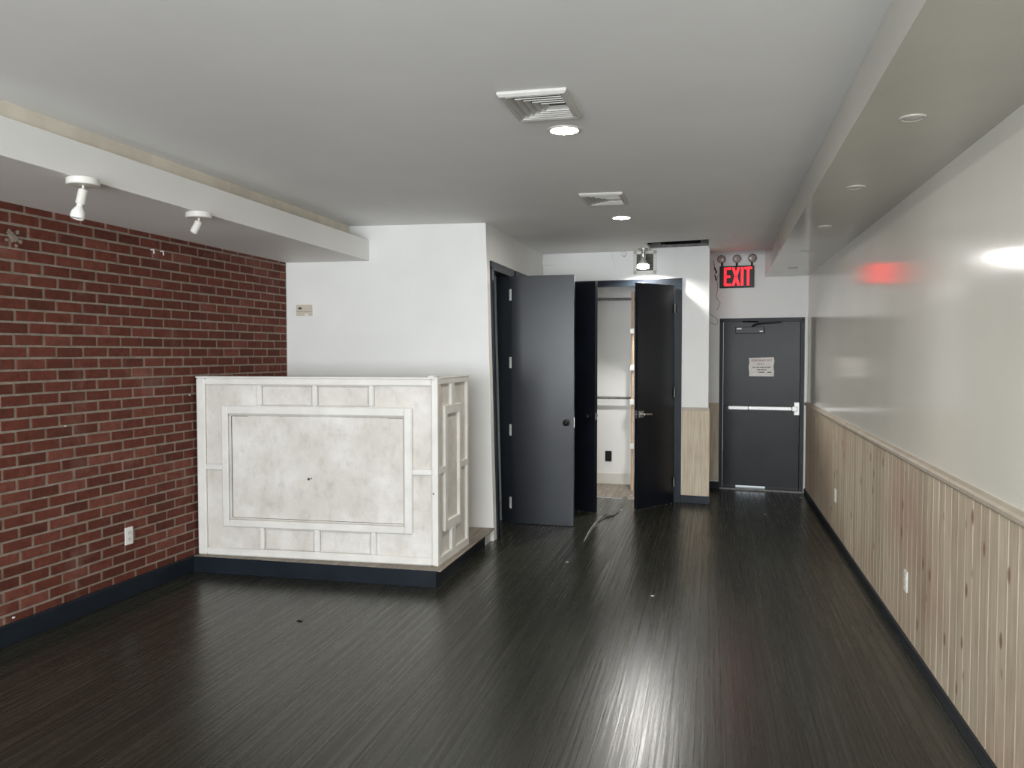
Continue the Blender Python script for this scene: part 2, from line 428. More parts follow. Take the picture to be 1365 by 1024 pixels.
# closet wall with the closet opening, return beside the exit recess
OPX0, OPX1, OPZ = -1.58, -0.385, 2.385
XCE = -0.027
mb = MB()
for x0, x1, z0, z1 in ((-1.95, OPX0, 0, 2.80), (OPX0, -0.655, OPZ, 2.80), (-0.655, OPX1, OPZ, 2.762), (OPX1, XCE, 0, 2.762)):
    mb.box(m_closet, x0, x1, -0.11, 0, z0, z1)
mb.quadbox([Vector(p) for p in [(XCE-0.10, closet_y(XCE)+0.10, 0), (XCE, closet_y(XCE)+0.10, 0), (XCE, exit_y(XCE)+0.05, 0), (XCE-0.10, exit_y(XCE)+0.05, 0), (XCE-0.10, closet_y(XCE)+0.10, 2.76), (XCE, closet_y(XCE)+0.10, 2.76), (XCE, exit_y(XCE)+0.05, 3.3), (XCE-0.10, exit_y(XCE)+0.05, 3.3)]])
struct(mb.build('wall_closet', 'wall', bevel=0.003), 'white wall around the closet opening')

# closet interior
mb = MB()
mb.box(m_world, -2.0, -0.2, 10.0, 10.06, 0, 2.8)
mb.box(m_world, -2.0, -1.9, 9.15, 10.0, 0, 2.8)
mb.box(m_world, -0.70, -0.62, 9.62, 10.0, 0, 2.8)
mb.box(m_world, -0.36, -0.28, 9.03, 10.0, 0, 2.8)
mb.box(m_world, -2.0, -0.2, 9.05, 10.06, 2.62, 2.68)
struct(mb.build('wall_closet_inner', 'wall'), 'pale inner walls of the open closet')
struct(MB().box(m_world, -1.9, -0.62, 9.982, 9.999, 0, 0.135).build('baseboard_closet', 'white_metal', bevel=0.004), 'white baseboard inside the closet')

# exit wall with door opening
EX0, EX1, EXZ = 0.098, 1.028, 2.015
mb = MB()
for x0, x1, z0, z1 in ((XCE-0.05, EX0, 0, 3.3), (EX0, EX1, EXZ, 3.3), (EX1, XR+0.1, 0, 3.3)):
    mb.box(m_exit, x0, x1, -0.12, 0, z0, z1)
struct(mb.build('wall_exit', 'wall'), 'white wall around the black exit door')

# right wall
struct(MB().box(m_world, XR, XR+0.15, YF-0.1, 10.1, 0, 3.3).build('wall_right', 'wall_gloss'), 'glossy pale wall above the pine wainscot')

# street front behind the camera: low wall, piers and a glazed storefront
WX0, WX1, WZ0, WZ1 = -3.45, 0.85, 0.72, 2.55
mb = MB()
mb.box(m_world, -4.4, WX0, YF-0.15, YF, 0, 3.3); mb.box(m_world, WX1, 1.3, YF-0.15, YF, 0, 3.3)
mb.box(m_world, WX0, WX1, YF-0.15, YF, 0, WZ0); mb.box(m_world, WX0, WX1, YF-0.15, YF, WZ1, 3.3)
struct(mb.build('wall_front', 'wall'), 'street front wall with storefront glazing')
wn = struct(empty('window_1', (-1.3, YF-0.08, WZ0)), 'storefront window')
mb = MB()
for x in (WX0, -2.02, -0.60, WX1-0.05): mb.box(m_world, x, x+0.05, YF-0.11, YF-0.05, WZ0, WZ1)
mb.box(m_world, WX0, WX1, YF-0.11, YF-0.05, WZ0, WZ0+0.05); mb.box(m_world, WX0, WX1, YF-0.11, YF-0.05, WZ1-0.05, WZ1)
mb.build('window_frame', 'black_trim', wn)
for x in (WX0, -2.02, -0.60):
    MB().box(m_world, x+0.05, x+1.42 if x < -0.7 else WX1-0.05, YF-0.083, YF-0.077, WZ0+0.05, WZ1-0.05).build('pane', 'glass', wn)

# enclosing shell behind the left room (unlit back room beyond the side doors)
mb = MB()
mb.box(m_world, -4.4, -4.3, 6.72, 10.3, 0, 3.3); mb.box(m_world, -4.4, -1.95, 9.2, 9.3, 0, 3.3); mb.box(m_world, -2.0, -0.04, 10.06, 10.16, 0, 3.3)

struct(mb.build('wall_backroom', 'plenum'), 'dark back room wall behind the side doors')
struct(MB().box(m_world, -4.28, -1.968, 7.56, 7.66, 0, 2.8).build('wall_partition', 'wall'), 'plain partition wall inside the dark side room')

# ---- soffits
mb = MB()
XS = lambda y: 0.5869 + 0.0105*(y-9)
ys = (YF, 9.95)
P = []
for y in ys: P += [Vector((XS(y), y, 2.5047)), Vector((XR+0.02, y, 2.5047)), Vector((XR+0.02, y, 2.95)), Vector((XS(y), y, 2.95))]
mb.quadbox(P)
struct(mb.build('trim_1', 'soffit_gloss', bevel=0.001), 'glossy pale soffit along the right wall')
mb = MB()
def ls(y): return -2.9171 + 0.0059*(y-7), 2.4276 - 0.0088*(y-7), 2.6096 - 0.006*(y-7)
P = []
for y in (YF, 6.66):
    x, zb, zt = ls(y); P += [Vector((left_x(y)-0.03, y, zb)), Vector((x, y, zb)), Vector((x, y, zt)), Vector((left_x(y)-0.03, y, zt))]
mb.quadbox(P)
struct(mb.build('trim_2', 'soffit_white', bevel=0.003), 'white boxed soffit above the brick wall')
mb = MB()
P = []
for y in (YF, 6.60):
    x = -2.968 - 0.0345*(y-2.884); z0 = ls(y)[2]-0.01
    P += [Vector((x-0.05, y, z0)), Vector((x, y, z0)), Vector((x, y, 2.80)), Vector((x-0.05, y, 2.80))]
mb.quadbox(P)
t3 = struct(mb.build('trim_3', 'drywall'), 'raw beige board strip above the left soffit')
MB().box(m_world, -3.095, -3.03, 6.50, 6.60, 2.612, 2.645).build('dark_hole', 'black', t3)

# ---- pine wainscot on the right wall: boards with V grooves, rail and baseboard
def board(mb, gm, m, u0, u1, w0, w1, th=0.014, c=0.004):
    mb.v += [m(u0, 0, w0), m(u0, th-c, w0), m(u0+c, th, w0), m(u1-c, th, w0), m(u1, th-c, w0), m(u1, 0, w0),
             m(u0, 0, w1), m(u0, th-c, w1), m(u0+c, th, w1), m(u1-c, th, w1), m(u1, th-c, w1), m(u1, 0, w1)]
    b = len(mb.v)-12
    for i in range(5): mb.f.append((b+i, b+i+1, b+7+i, b+6+i)); mb.s.append(False)
    mb.f.append((b+6, b+7, b+8, b+9, b+10, b+11)); mb.s.append(False)
    mb.f.append((b+5, b+4, b+3, b+2, b+1, b)); mb.s.append(False)
mb = MB(); gm = MB()
y = YF
k = 0
while y < 9.82:
    y1 = min(y+0.1030, 9.825)
    board(mb, None, m_right, y+0.0008, y1-0.0008, 0.05, 1.03)
    wdt = random.choice((0.0016, 0.0022, 0.003, 0.0042))
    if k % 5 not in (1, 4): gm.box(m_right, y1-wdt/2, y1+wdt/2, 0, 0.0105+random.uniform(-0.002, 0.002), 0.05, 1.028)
    y = y1; k += 1
wt = struct(mb.build('trim_4', 'pine'), 'whitewashed knotty pine wainscot along the right wall')
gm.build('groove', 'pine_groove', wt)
mb = MB()
# chair rail profile
prof = [(0.002, 1.024), (0.030, 1.024), (0.033, 1.028), (0.033, 1.044), (0.024, 1.054), (0, 1.062)]
mb.prism([m_right(YF, v, z) for v, z in prof], (0, 9.83-YF, 0))
struct(mb.build('trim_5', 'pine_rail'), 'pale wooden chair rail on the right wall')
struct(MB().box(m_right, YF, 9.82, 0, 0.028, 0, 0.060).build('baseboard_right', 'black_trim', bevel=0.005), 'black baseboard on the right wall')
struct(MB().box(m_left, YF, 5.28, -0.01, 0.022, 0, 0.118).build('baseboard_left', 'black_trim', bevel=0.004), 'black baseboard under the brick wall')

# wainscot beside the closet and beside the exit door
mb = MB(); gm = MB()
for u0, u1 in ((-0.305, -0.178), (-0.178, -0.083), (-0.083, -0.012)):
    board(mb, None, m_closet, u0+0.0008, u1-0.0008, 0.08, 1.005)
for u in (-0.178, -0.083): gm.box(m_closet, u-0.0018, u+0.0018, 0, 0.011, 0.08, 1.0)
ww = struct(mb.build('trim_6', 'pine_pale'), 'short pine wainscot panel beside the closet frame')
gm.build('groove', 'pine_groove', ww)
MB().box(m_closet, -0.307, -0.018, 0, 0.018, 1.005, 1.037).build('cap_rail', 'pine_rail', ww, bevel=0.003)
mb = MB()
board(mb, None, m_exit, XCE+0.002, 0.088, 0.10, 1.03)
struct(mb.build('trim_7', 'pine_pale'), 'narrow pine wainscot strip beside the exit door')
struct(MB().box(m_closet, -0.312, 0.003, 0, 0.028, 0, 0.085).box(m_closet, -0.005, 0.003, -0.4, 0.028, 0, 0.085).build('baseboard_closet_front', 'black_trim', bevel=0.003), 'black baseboard beside the closet frame')
struct(MB().box(m_exit, XCE+0.005, 0.095, 0, 0.03, 0, 0.085).build('baseboard_exit', 'black_trim', bevel=0.003), 'black baseboard stub beside the exit door')

# ================================================================== DOORS
def knob(parent, p, d, mat='black'):
    MB().lathe(p, d, [(0.032, 0), (0.032, 0.006), (0.013, 0.010), (0.011, 0.028), (0.022, 0.034), (0.029, 0.046), (0.028, 0.058), (0.018, 0.066), (0.0, 0.068)]).build('knob', mat, parent)
def hinge(parent, m, u, v, w0):
    mb = MB(); mb.box(m, u, u+0.034, v, v+0.004, w0, w0+0.10)
    hg = mb.build('hinge', 'white_hinge', parent)
    return hg

# door_1: open slab door standing square to the side wall
DH = 2.345
d1 = struct(empty('door_1', (-1.845, 7.47, 0)), 'open black slab door facing the room, black round knob')
fr1 = MB()
for y0, y1, z0, z1 in ((6.775, 6.84, 0, 2.375), (7.48, 7.60, 0, 2.375), (6.775, 7.60, 2.345, 2.42)):
    fr1.box(m_side, y0, y1, 0, 0.018, z0, z1)
for y0, y1, z0, z1 in ((6.835, 6.855, 0, 2.375), (7.465, 7.485, 0, 2.375), (6.835, 7.485, 2.355, 2.375)):
    fr1.box(m_side, y0, y1, TH-0.01, 0.012, z0, z1)
fr1.build('door_frame', 'black_trim', d1, bevel=0.002)
m1 = frame((-1.835, 7.462, 0), math.radians(0.0))
leaf = MB().box(m1, 0, 0.598, -0.040, 0.0, 0.004, DH).build('door_leaf', 'black_door', d1, bevel=0.002)
knob(leaf, m1(0.530, -0.040, 0.975), (0, -1, 0))
MB().box(m1, 0.598, 0.601, -0.032, -0.008, 0.93, 1.02).build('latch_plate', 'chrome', leaf)
for z in (2.12, 1.48, 0.84, 0.145):
    MB().box(m_world, -1.862, -1.840, 7.452, 7.463, z, z+0.105).lathe((-1.838, 7.428, z), (0, 0, 1), [(0.0075, 0), (0.0075, 0.105)], 10).build('hinge', 'white_hinge', d1)

# door_2: second side door, open at an angle
d2 = struct(empty('door_2', (-1.845, 8.47, 0)), 'black slab door swung open behind the first one')
fr2 = MB()
for y0, y1, z0, z1 in ((7.67, 7.75, 0, 2.375), (8.49, 8.57, 0, 2.375), (7.67, 8.57, 2.345, 2.42)):
    fr2.box(m_side, y0, y1, 0, 0.018, z0, z1)
for y0, y1, z0, z1 in ((7.745, 7.765, 0, 2.375), (8.48, 8.50, 0, 2.375), (7.745, 8.50, 2.355, 2.375)):
    fr2.box(m_side, y0, y1, TH-0.01, 0.012, z0, z1)
fr2.build('door_frame', 'black_trim', d2, bevel=0.002)
a2 = math.atan2(8.094-8.462, -1.135+1.835)
m2 = frame((-1.835, 8.462, 0), a2)
L2 = math.hypot(0.700, 0.368)
lf2 = MB().box(m2, 0, L2, 0.0, 0.042, 0.004, DH-0.005).build('door_leaf', 'black_door', d2, bevel=0.002)
dn = Vector((math.sin(a2), -math.cos(a2), 0))
knob(lf2, m2(L2-0.065, 0.0, 0.985), dn)
knob(lf2, m2(L2-0.065, 0.042, 0.985), -dn)
MB().box(m2, L2, L2+0.003, 0.010, 0.032, 0.95, 1.02).build('latch_plate', 'chrome', lf2)

# door_3: closet door leaf on the right jamb with a lever handle
d3 = struct(empty('door_3', (-0.385, 8.86, 0)), 'open black closet door with silver lever handle')
fr3 = MB()
for x0, x1, z0, z1 in ((-0.405, -0.312, 0, 2.355), (-1.67, -1.575, 0, 2.355), (-1.67, -0.312, 2.355, 2.425)):
    fr3.box(m_closet, x0, x1, 0, 0.02, z0, z1)
for x0, x1, z0, z1 in ((-0.402, -0.384, 0, 2.39), (-1.582, -1.56, 0, 2.39), (-1.582, -0.384, 2.365, 2.388)):
    fr3.box(m_closet, x0, x1, -0.115, 0.012, z0, z1)
fr3.build('door_frame', 'black_trim', d3, bevel=0.002)
a3 = math.atan2(8.375-8.865, -0.728+0.385)
m3 = frame((-0.392, 8.866, 0), a3)
L3 = 0.598
lf3 = MB().box(m3, 0, L3, -0.040, 0.0, 0.004, DH).build('door_leaf', 'black_door', d3, bevel=0.002)
# room-side face looks towards -X,-Y ... find the face that looks at the exit side
n3 = Vector((-math.sin(a3), math.cos(a3), 0))
def lever(parent, base, nrm, along):
    mb = MB()
    q = lambda u, v, w: base + along*u + nrm*v + Vector((0, 0, w))
    mb.box(q, -0.032, 0.032, 0, 0.008, -0.034, 0.034)
    mb.lathe(base, nrm, [(0.012, 0.008), (0.010, 0.045)], 16)
    mb.tube([q(0, 0.045, 0), q(0.02, 0.048, 0), (q(0.07, 0.048, -0.002)), q(0.115, 0.046, -0.004)], 0.0085, 10)
    return mb.build('lever_handle', 'chrome', parent)
along3 = Vector((-math.cos(a3), -math.sin(a3), 0))
lever(lf3, m3(L3-0.06, 0.0, 0.99), n3, along3)
lever(lf3, m3(L3-0.06, -0.040, 0.99), -n3, along3)
MB().box(m3, L3, L3+0.003, -0.031, -0.009, 0.95, 1.03).lathe(m3(L3, -0.02, 0.99), m3(1, 0, 0)-m3(0, 0, 0), [(0.008, 0), (0.008, 0.012)], 12).build('latch_plate', 'chrome', lf3)
for z in (2.05, 1.15, 0.18):
    MB().lathe(m3(0.002, 0.012, z), (0, 0, 1), [(0.008, 0), (0.008, 0.10)], 10).build('hinge', 'galv', d3)

# door_4: black steel exit door
d4 = struct(empty('door_4', (0.56, exit_y(0.56), 0)), 'closed black steel exit door with push bar')
fr4 = MB()
for x0, x1, z0, z1 in ((0.092, 0.135, 0, 2.015), (0.992, 1.035, 0, 2.015), (0.092, 1.035, 1.985, 2.03)):
    fr4.box(m_exit, x0, x1, -0.10, 0.014, z0, z1)
fr4.build('door_frame', 'black_trim', d4, bevel=0.002)
lf4 = MB().box(m_exit, 0.137, 0.990, -0.055, -0.010, 0.052, 1.983).build('door_leaf', 'steel_door', d4, bevel=0.002)
# bottom sweep is missing in the middle, daylight shows there
MB().box(m_exit, 0.137, 0.290, -0.05, -0.02, 0.022, 0.055).box(m_exit, 0.625, 0.990, -0.05, -0.02, 0.022, 0.055).build('door_sweep', 'black', lf4)
MB().box(m_exit, 0.10, 1.03, -0.10, 0.03, 0, 0.022).build('threshold', 'galv', d4, bevel=0.004)
# push bar
pb = MB().box(m_exit, 0.195, 0.905, -0.012, 0.060, 0.955, 1.000).build('push_bar', 'bar', lf4, bevel=0.006)
MB().box(m_exit, 0.165, 0.196, -0.012, 0.062, 0.950, 1.006).build('end_cap', 'black', pb, bevel=0.004)
MB().box(m_exit, 0.418, 0.426, -0.012, 0.0605, 0.954, 1.001).build('bar_joint', 'black', pb)
MB().box(m_exit, 0.905, 0.960, -0.012, 0.062, 0.950, 1.006).box(m_exit, 0.925, 0.985, -0.012, 0.050, 0.905, 1.055).build('latch_case', 'bar', pb, bevel=0.004)
# closer
dc = MB().box(m_exit, 0.270, 0.592, -0.012, 0.050, 1.852, 1.925).build('door_closer', 'black', lf4, bevel=0.004)
MB().box(m_exit, 0.285, 0.340, 0.050, 0.051, 1.898, 1.914).box(m_exit, 0.540, 0.578, 0.050, 0.051, 1.866, 1.880).build('maker_plate', 'lens_off', dc)
MB().tube([m_exit(0.46, 0.035, 1.925), m_exit(0.475, 0.045, 1.945), m_exit(0.53, 0.075, 1.962), m_exit(0.78, 0.05, 1.978)], 0.011, 8).tube([m_exit(0.35, 0.02, 1.990), m_exit(0.53, 0.03, 1.985)], 0.009, 8).build('closer_arm', 'black', dc)

# exit light outside: pavement seen under the door
struct(MB().box(m_world, -1.5, 3.0, 10.02, 14, -0.06, -0.01).build('floor', 'concrete'), 'bright pavement outside the exit door')
struct(MB().box(m_world, -6, 4, YF-6, YF-0.12, -0.06, -0.01).build('floor', 'concrete'), 'pavement outside the storefront')
# white jamb strip right of the exit door
struct(MB().box(m_exit, 1.038, 1.062, 0, 0.016, 0.07, 2.03).build('trim_8', 'white_metal', bevel=0.003), 'white strip beside the exit door')

# closet interior fittings
cr = tag(MB().tube([(-1.9, 9.86, 2.275), (-0.70, 9.86, 2.275)], 0.016, 12).build('closet_rod', 'galv'), 'upper metal hanging rod near the top of the closet', 'rod', 'hanging rods in the closet')
cr = tag(MB().tube([(-1.9, 9.90, 1.075), (-0.70, 9.90, 1.075)], 0.016, 12).build('closet_rod', 'galv'), 'lower metal hanging rod at half height in the closet', 'rod', 'hanging rods in the closet')
tw = empty('closet_upright', (-0.91, 9.6, 0))
tag(tw, 'bare wooden upright with cleats standing inside the closet behind the lever door', 'shelf upright')
MB().box(m_world, -0.918, -0.900, 9.58, 9.60, 0.0, 2.34).box(m_world, -0.900, -0.880, 9.52, 9.60, 0.0, 2.34).build('post', 'bare_wood', tw, bevel=0.002)
for z in (0.50, 1.02, 1.42, 1.85):
    MB().box(m_world, -0.922, -0.875, 9.49, 9.52, z, z+0.06).build('cleat', 'white_metal', tw, bevel=0.002)

# ================================================================== PLATFORM AND COUNTER
pf = tag(empty('platform', (-2.8, 6.0, 0)), 'low wooden step platform with black skirt under the white counter', 'platform')
MB().quadbox([Vector(p) for p in [(-3.725, 5.225, 0.110), (-1.802, 5.255, 0.110), (-1.798, 6.672, 0.110), (-3.68, 6.58, 0.110), (-3.725, 5.225, 0.119), (-1.802, 5.255, 0.119), (-1.798, 6.672, 0.119), (-3.68, 6.58, 0.119)]]).build('step_board', 'step_wood', pf, bevel=0.002)
MB().quadbox([Vector(p) for p in [(-3.725, 5.222, 0), (-1.832, 5.247, 0), (-1.832, 5.2495, 0), (-3.725, 5.2245, 0), (-3.725, 5.222, 0.1165), (-1.832, 5.247, 0.1165), (-1.832, 5.2495, 0.1165), (-3.725, 5.2245, 0.1165)]]).build('front_skirt', 'black_trim', pf, bevel=0.002)
MB().quadbox([Vector(p) for p in [(-1.855, 5.27, 0), (-1.832, 5.27, 0), (-1.842, 6.53, 0), (-1.865, 6.53, 0), (-1.855, 5.27, 0.110), (-1.832, 5.27, 0.110), (-1.842, 6.53, 0.110), (-1.865, 6.53, 0.110)]]).build('side_skirt', 'black_trim', pf, bevel=0.002)
MB().box(m_world, -1.862, -1.838, 6.532, 6.67, 0, 0.109).build('skirt_end', 'white_metal', pf, bevel=0.002)

ct = tag(empty('reception_counter', (-2.8, 5.6, 0.119)), 'white panelled reception counter standing on the black skirted platform', 'counter')
CA = math.atan2(0.090, 1.880)
CW = 1.865
mf = frame((-3.718, 5.268, 0), CA)          # u along front, v into the counter, w up
Z0, Z1 = 0.119, 1.440
fp = MB().box(mf, 0, CW, 0.026, 0.09, Z0, Z1).build('front_panel', 'counter', ct)
RD = 0.0                                     # front of raised strips
def strips(m, lst, depth=0.018, bev=0.004):
    mb = MB()
    for u0, u1, w0, w1 in lst:
        mb.box(m, u0, u1, 0, depth+0.002, w0, w1)
    return mb
front = [(0, 0.072, Z0, Z1), (CW-0.050, CW, Z0, Z1), (0.072, CW-0.050, 1.388, Z1), (0.072, CW-0.050, Z0, 0.176),
         (0.204, 0.258, 0.335, 1.238), (1.643, 1.706, 0.335, 1.238), (0.258, 1.643, 1.172, 1.238), (0.258, 1.643, 0.335, 0.390),
         (0.494, 0.537, 1.238, 1.388), (0.937, 0.981, 1.238, 1.388), (1.377, 1.419, 1.238, 1.388),
         (0.507, 0.545, 0.176, 0.335), (0.941, 0.990, 0.176, 0.335), (1.384, 1.429, 0.176, 0.335),
         (0.072, 0.204, 0.754, 0.803), (1.706, CW-0.050, 0.758, 0.806)]
KU = CW/1.900
front = [(u0*KU if u0 < 1.8 else u0, u1*KU if u1 < 1.8 else u1, w0, w1) for u0, u1, w0, w1 in front]
strips(mf, front, 0.026).build('panel_moulding', 'counter_trim', fp, bevel=0.009, seg=1)
# inner bead along the panels
def bead(m, rects, t=0.012, h=0.010, base=0.026):
    mb = MB()
    for u0, u1, w0, w1 in rects:
        for a, b, c, d in ((u0, u1, w1-t, w1), (u0, u1, w0, w0+t), (u0, u0+t, w0+t, w1-t), (u1-t, u1, w0+t, w1-t)):
            mb.box(m, a, b, base-h, base+0.002, c, d)
    return mb
bead(mf, [(a*KU, b*KU, c, d) for a, b, c, d in ((0.258, 1.643, 0.390, 1.172), (0.537, 0.937, 1.238, 1.388), (0.981, 1.377, 1.238, 1.388), (0.545, 0.941, 0.176, 0.335), (0.990, 1.384, 0.176, 0.335))]).build('bead', 'counter', fp, bevel=0.006, seg=1)
# thin dark crack round the centre panel
for a in ((0.271, 0.277, 0.405, 1.160), (0.271, 0.40, 1.156, 1.161), (1.49, 1.628, 1.156, 1.161), (0.273, 1.628, 0.403, 0.406)):
    MB().box(mf, a[0], a[1], 0.0250, 0.027, a[2], a[3]).build('crack', 'slot', fp)
for u, v, z, r_ in ((0.881, 0.0258, 0.706, 0.010), (0.901, 0.0258, 0.711, 0.006), (1.832, 0.0, 0.634, 0.006)):
    MB().lathe(mf(u, v, z), (0, -1, 0), [(r_, -0.001), (r_, 0.0008)], 12).build('screw_hole', 'slot', fp)
# side panel
cx, cy = mf(CW, 0, 0).x, mf(CW, 0, 0).y
def ms(u, v, w): return Vector((cx - v + (u-cy)*0.02, u, w))     # u = Y, v into the counter
SY1 = 6.055
sp = MB().box(ms, cy+0.02, SY1, 0.022, 0.085, Z0, Z1).build('side_panel', 'counter', ct)
mb = MB()
side = [(cy, cy+0.030, Z0, Z1), (SY1-0.035, SY1, Z0, Z1), (cy+0.030, SY1-0.035, 1.402, Z1), (cy+0.030, SY1-0.035, Z0, 0.175),
        (5.515, 5.565, 0.335, 1.245), (5.830, 5.872, 0.335, 1.245), (5.565, 5.830, 1.180, 1.245), (5.565, 5.830, 0.335, 0.405),
        (5.655, 5.720, 1.245, 1.402), (5.655, 5.745, 0.175, 0.335), (cy+0.030, 5.515, 0.765, 0.812), (5.872, SY1-0.035, 0.755, 0.800)]
for u0, u1, w0, w1 in side: mb.box(ms, u0, u1, 0, 0.024, w0, w1)
mb.build('panel_moulding', 'counter_trim', sp, bevel=0.003)
# top cap over both panels
mb = MB()
mb.box(mf, 0, CW+0.002, -0.002, 0.12, Z1, Z1+0.012)
mb.box(ms, cy+0.05, SY1+0.004, -0.004, 0.12, Z1, Z1+0.012)
mb.build('top_cap', 'counter_trim', ct, bevel=0.003)
# lump of plaster left on top
mb = MB().lathe(mf(CW-0.06, 0.05, Z1+0.012), (0, 0, 1), [(0.030, 0), (0.034, 0.006), (0.022, 0.013), (0.0, 0.016)], 11)
for v in mb.v: v += Vector((random.uniform(-.006, .006), random.uniform(-.006, .006), 0))
tag(mb.build('plaster_lump', 'white_plastic'), 'small white lump lying on the counter top near its right corner', 'plaster lump')

# ================================================================== WALL FITTINGS
def outlet(name, m, u, w, label, group, plate='white_plastic', face='white_metal', hw=0.036, hh=0.058, duplex=True):
    o = tag(empty(name, m(u, 0.0, w-hh)), label, 'outlet', group)
    MB().box(m, u-hw, u+hw, 0.0, 0.008, w-hh, w+hh).build('cover_plate', plate, o, bevel=0.003)
    for s in (-1, 1):
        rc = MB().box(m, u-0.017, u+0.017, 0.007, 0.0105, w+s*0.021-0.0145, w+s*0.021+0.0145).build('socket_face', face, o, bevel=0.004)
        MB().box(m, u-0.008, u-0.0055, 0.010, 0.0108, w+s*0.021-0.004, w+s*0.021+0.006).box(m, u+0.0055, u+0.008, 0.010, 0.0108, w+s*0.021-0.004, w+s*0.021+0.006).build('slot', 'slot', rc)
    return o
off_l = lambda u, v, w: m_left(u, v+0.008, w)
off_r = lambda u, v, w: m_right(u, v+0.014, w)
outlet('wall_outlet', off_l, 4.577, 0.409, 'white duplex outlet low on the red brick wall', 'outlets')
outlet('wall_outlet', off_r, 4.822, 0.360, 'white outlet on the pine wainscot, the one nearer the viewer', 'outlets')
outlet('wall_outlet', off_r, 7.45, 0.385, 'white outlet on the pine wainscot nearer the exit door', 'outlets')
outlet('wall_outlet', lambda u, v, w: Vector((u, 10.0-v, w)), -1.232, 0.345, 'black outlet low on the back wall inside the closet', 'outlets', 'black', 'black', 0.040, 0.065)

th = tag(empty('thermostat', m_white(-3.524, 0, 1.955)), 'beige thermostat on the white wall near the brick corner', 'thermostat')
bd = MB().box(m_white, -3.597, -3.455, 0.0, 0.028, 1.957, 2.052).build('body', 'beige_plastic', th, bevel=0.004)
MB().box(m_white, -3.575, -3.545, 0.027, 0.0288, 2.012, 2.030).build('display', 'lcd', bd)
MB().box(m_white, -3.597, -3.455, 0.0275, 0.0286, 1.990, 1.992).build('door_seam', 'slot', bd)
MB().box(m_white, -3.515, -3.480, 0.0275, 0.031, 1.957, 1.972).build('button', 'white_plastic', bd, bevel=0.001)

# wall grille behind the flood lamp
gr = tag(empty('wall_grille', m_closet(-0.713, 0, 2.48)), 'square white louvred grille high on the closet wall behind the bright lamp', 'grille')
mb = MB()
gx0, gx1, gz0, gz1 = -0.838, -0.588, 2.485, 2.735
for a, b, c, d in ((gx0, gx1, gz0, gz0+0.036), (gx0, gx1, gz1-0.036, gz1), (gx0, gx0+0.034, gz0, gz1), (gx1-0.034, gx1, gz0, gz1)): mb.box(m_closet, a, b, 0, 0.010, c, d)
mb.build('grille_frame', 'white_metal', gr, bevel=0.003)
MB().box(m_closet, gx0+0.03, gx1-0.03, 0.0005, 0.002, gz0+0.03, gz1-0.03).build('grille_back', 'vent_dark', gr)
for k in range(9):
    z = gz0+0.040+k*0.0195
    MB().quadbox([m_closet(gx0+0.034, 0.002, z+0.010), m_closet(gx1-0.034, 0.002, z+0.010), m_closet(gx1-0.034, 0.012, z), m_closet(gx0+0.034, 0.012, z),
                  m_closet(gx0+0.034, 0.002, z+0.013), m_closet(gx1-0.034, 0.002, z+0.013), m_closet(gx1-0.034, 0.012, z+0.003), m_closet(gx0+0.034, 0.012, z+0.003)]).build('louvre', 'galv', gr)

# flood lamp
fx, fy = -0.715, closet_y(-0.715)-0.20
zc = ceil_z(fx, fy)
fl = tag(empty('flood_lamp', (fx, fy, zc-0.25)), 'lit white floodlight bulb hanging from the ceiling in front of the wall grille', 'lamp')
MB().lathe((fx, fy, zc), (0, 0, -1), [(0.055, 0), (0.055, 0.012), (0.045, 0.022), (0.012, 0.024)], 24).build('canopy', 'chrome', fl)
MB().lathe((fx, fy, zc-0.02), (0, 0, -1), [(0.012, 0), (0.012, 0.02), (0.024, 0.028), (0.026, 0.075), (0.020, 0.085)], 20).build('lamp_socket', 'chrome', fl)
AX = (0.0, -0.16, -1)
bl = MB().lathe((fx, fy, zc-0.10), AX, [(0.019, 0), (0.022, 0.014), (0.040, 0.042), (0.058, 0.070), (0.061, 0.074), (0.0, 0.0745)], 28).build('bulb', 'lens_off', fl)
MB().lathe((fx, fy, zc-0.10), AX, [(0.0, 0.075), (0.062, 0.0755), (0.066, 0.080), (0.066, 0.105), (0.062, 0.106), (0.061, 0.084), (0.0, 0.0835)], 28).build('bulb_rim', 'flood_glass', bl)
MB().lathe((fx, fy, zc-0.10), AX, [(0.0, 0.0845), (0.059, 0.086), (0.040, 0.089), (0.0, 0.091)], 28).build('bulb_face', 'flood', bl)

# slim metal channel left in the ceiling slot above the closet wall
cc = tag(empty('ceiling_channel', (-0.35, 8.85, 2.77)), 'bare metal channel in the dark ceiling slot beside the flood lamp', 'channel')
MB().box(m_closet, -0.655, XCE, -0.06, 0.012, 2.762, 2.766).box(m_closet, -0.655, XCE, 0.008, 0.012, 2.762, 2.790).build('track', 'galv', cc)
MB().box(m_closet, -0.652, -0.54, 0.012, 0.05, 2.775, 2.812).box(m_closet, -0.52, -0.50, 0.012, 0.03, 2.785, 2.80).build('bracket', 'galv', cc, bevel=0.002)

# small sensor and loose wire on the closet wall
sn = tag(empty('wall_sensor', m_closet(-0.945, 0, 2.69)), 'small white sensor box at the ceiling line left of the floodlight', 'sensor')
sb = MB().box(m_closet, -0.975, -0.915, 0, 0.035, 2.690, 2.730).build('body', 'white_plastic', sn, bevel=0.006)
MB().lathe(m_closet(-0.940, 0.018, 2.690), (0, 0, -1), [(0.016, 0), (0.016, 0.006), (0.0, 0.016)], 14).build('lens', 'lens_off', sn)
tag(MB().tube([m_closet(-1.09, 0.004, 2.745), m_closet(-1.08, 0.008, 2.70), m_closet(-1.055, 0.010, 2.63), m_closet(-1.045, 0.008, 2.59), m_closet(-1.043, 0.006, 2.52)], 0.004, 8).build('loose_wire', 'white_plastic'), 'loose white wire hanging on the closet wall left of the sensor box', 'wire')

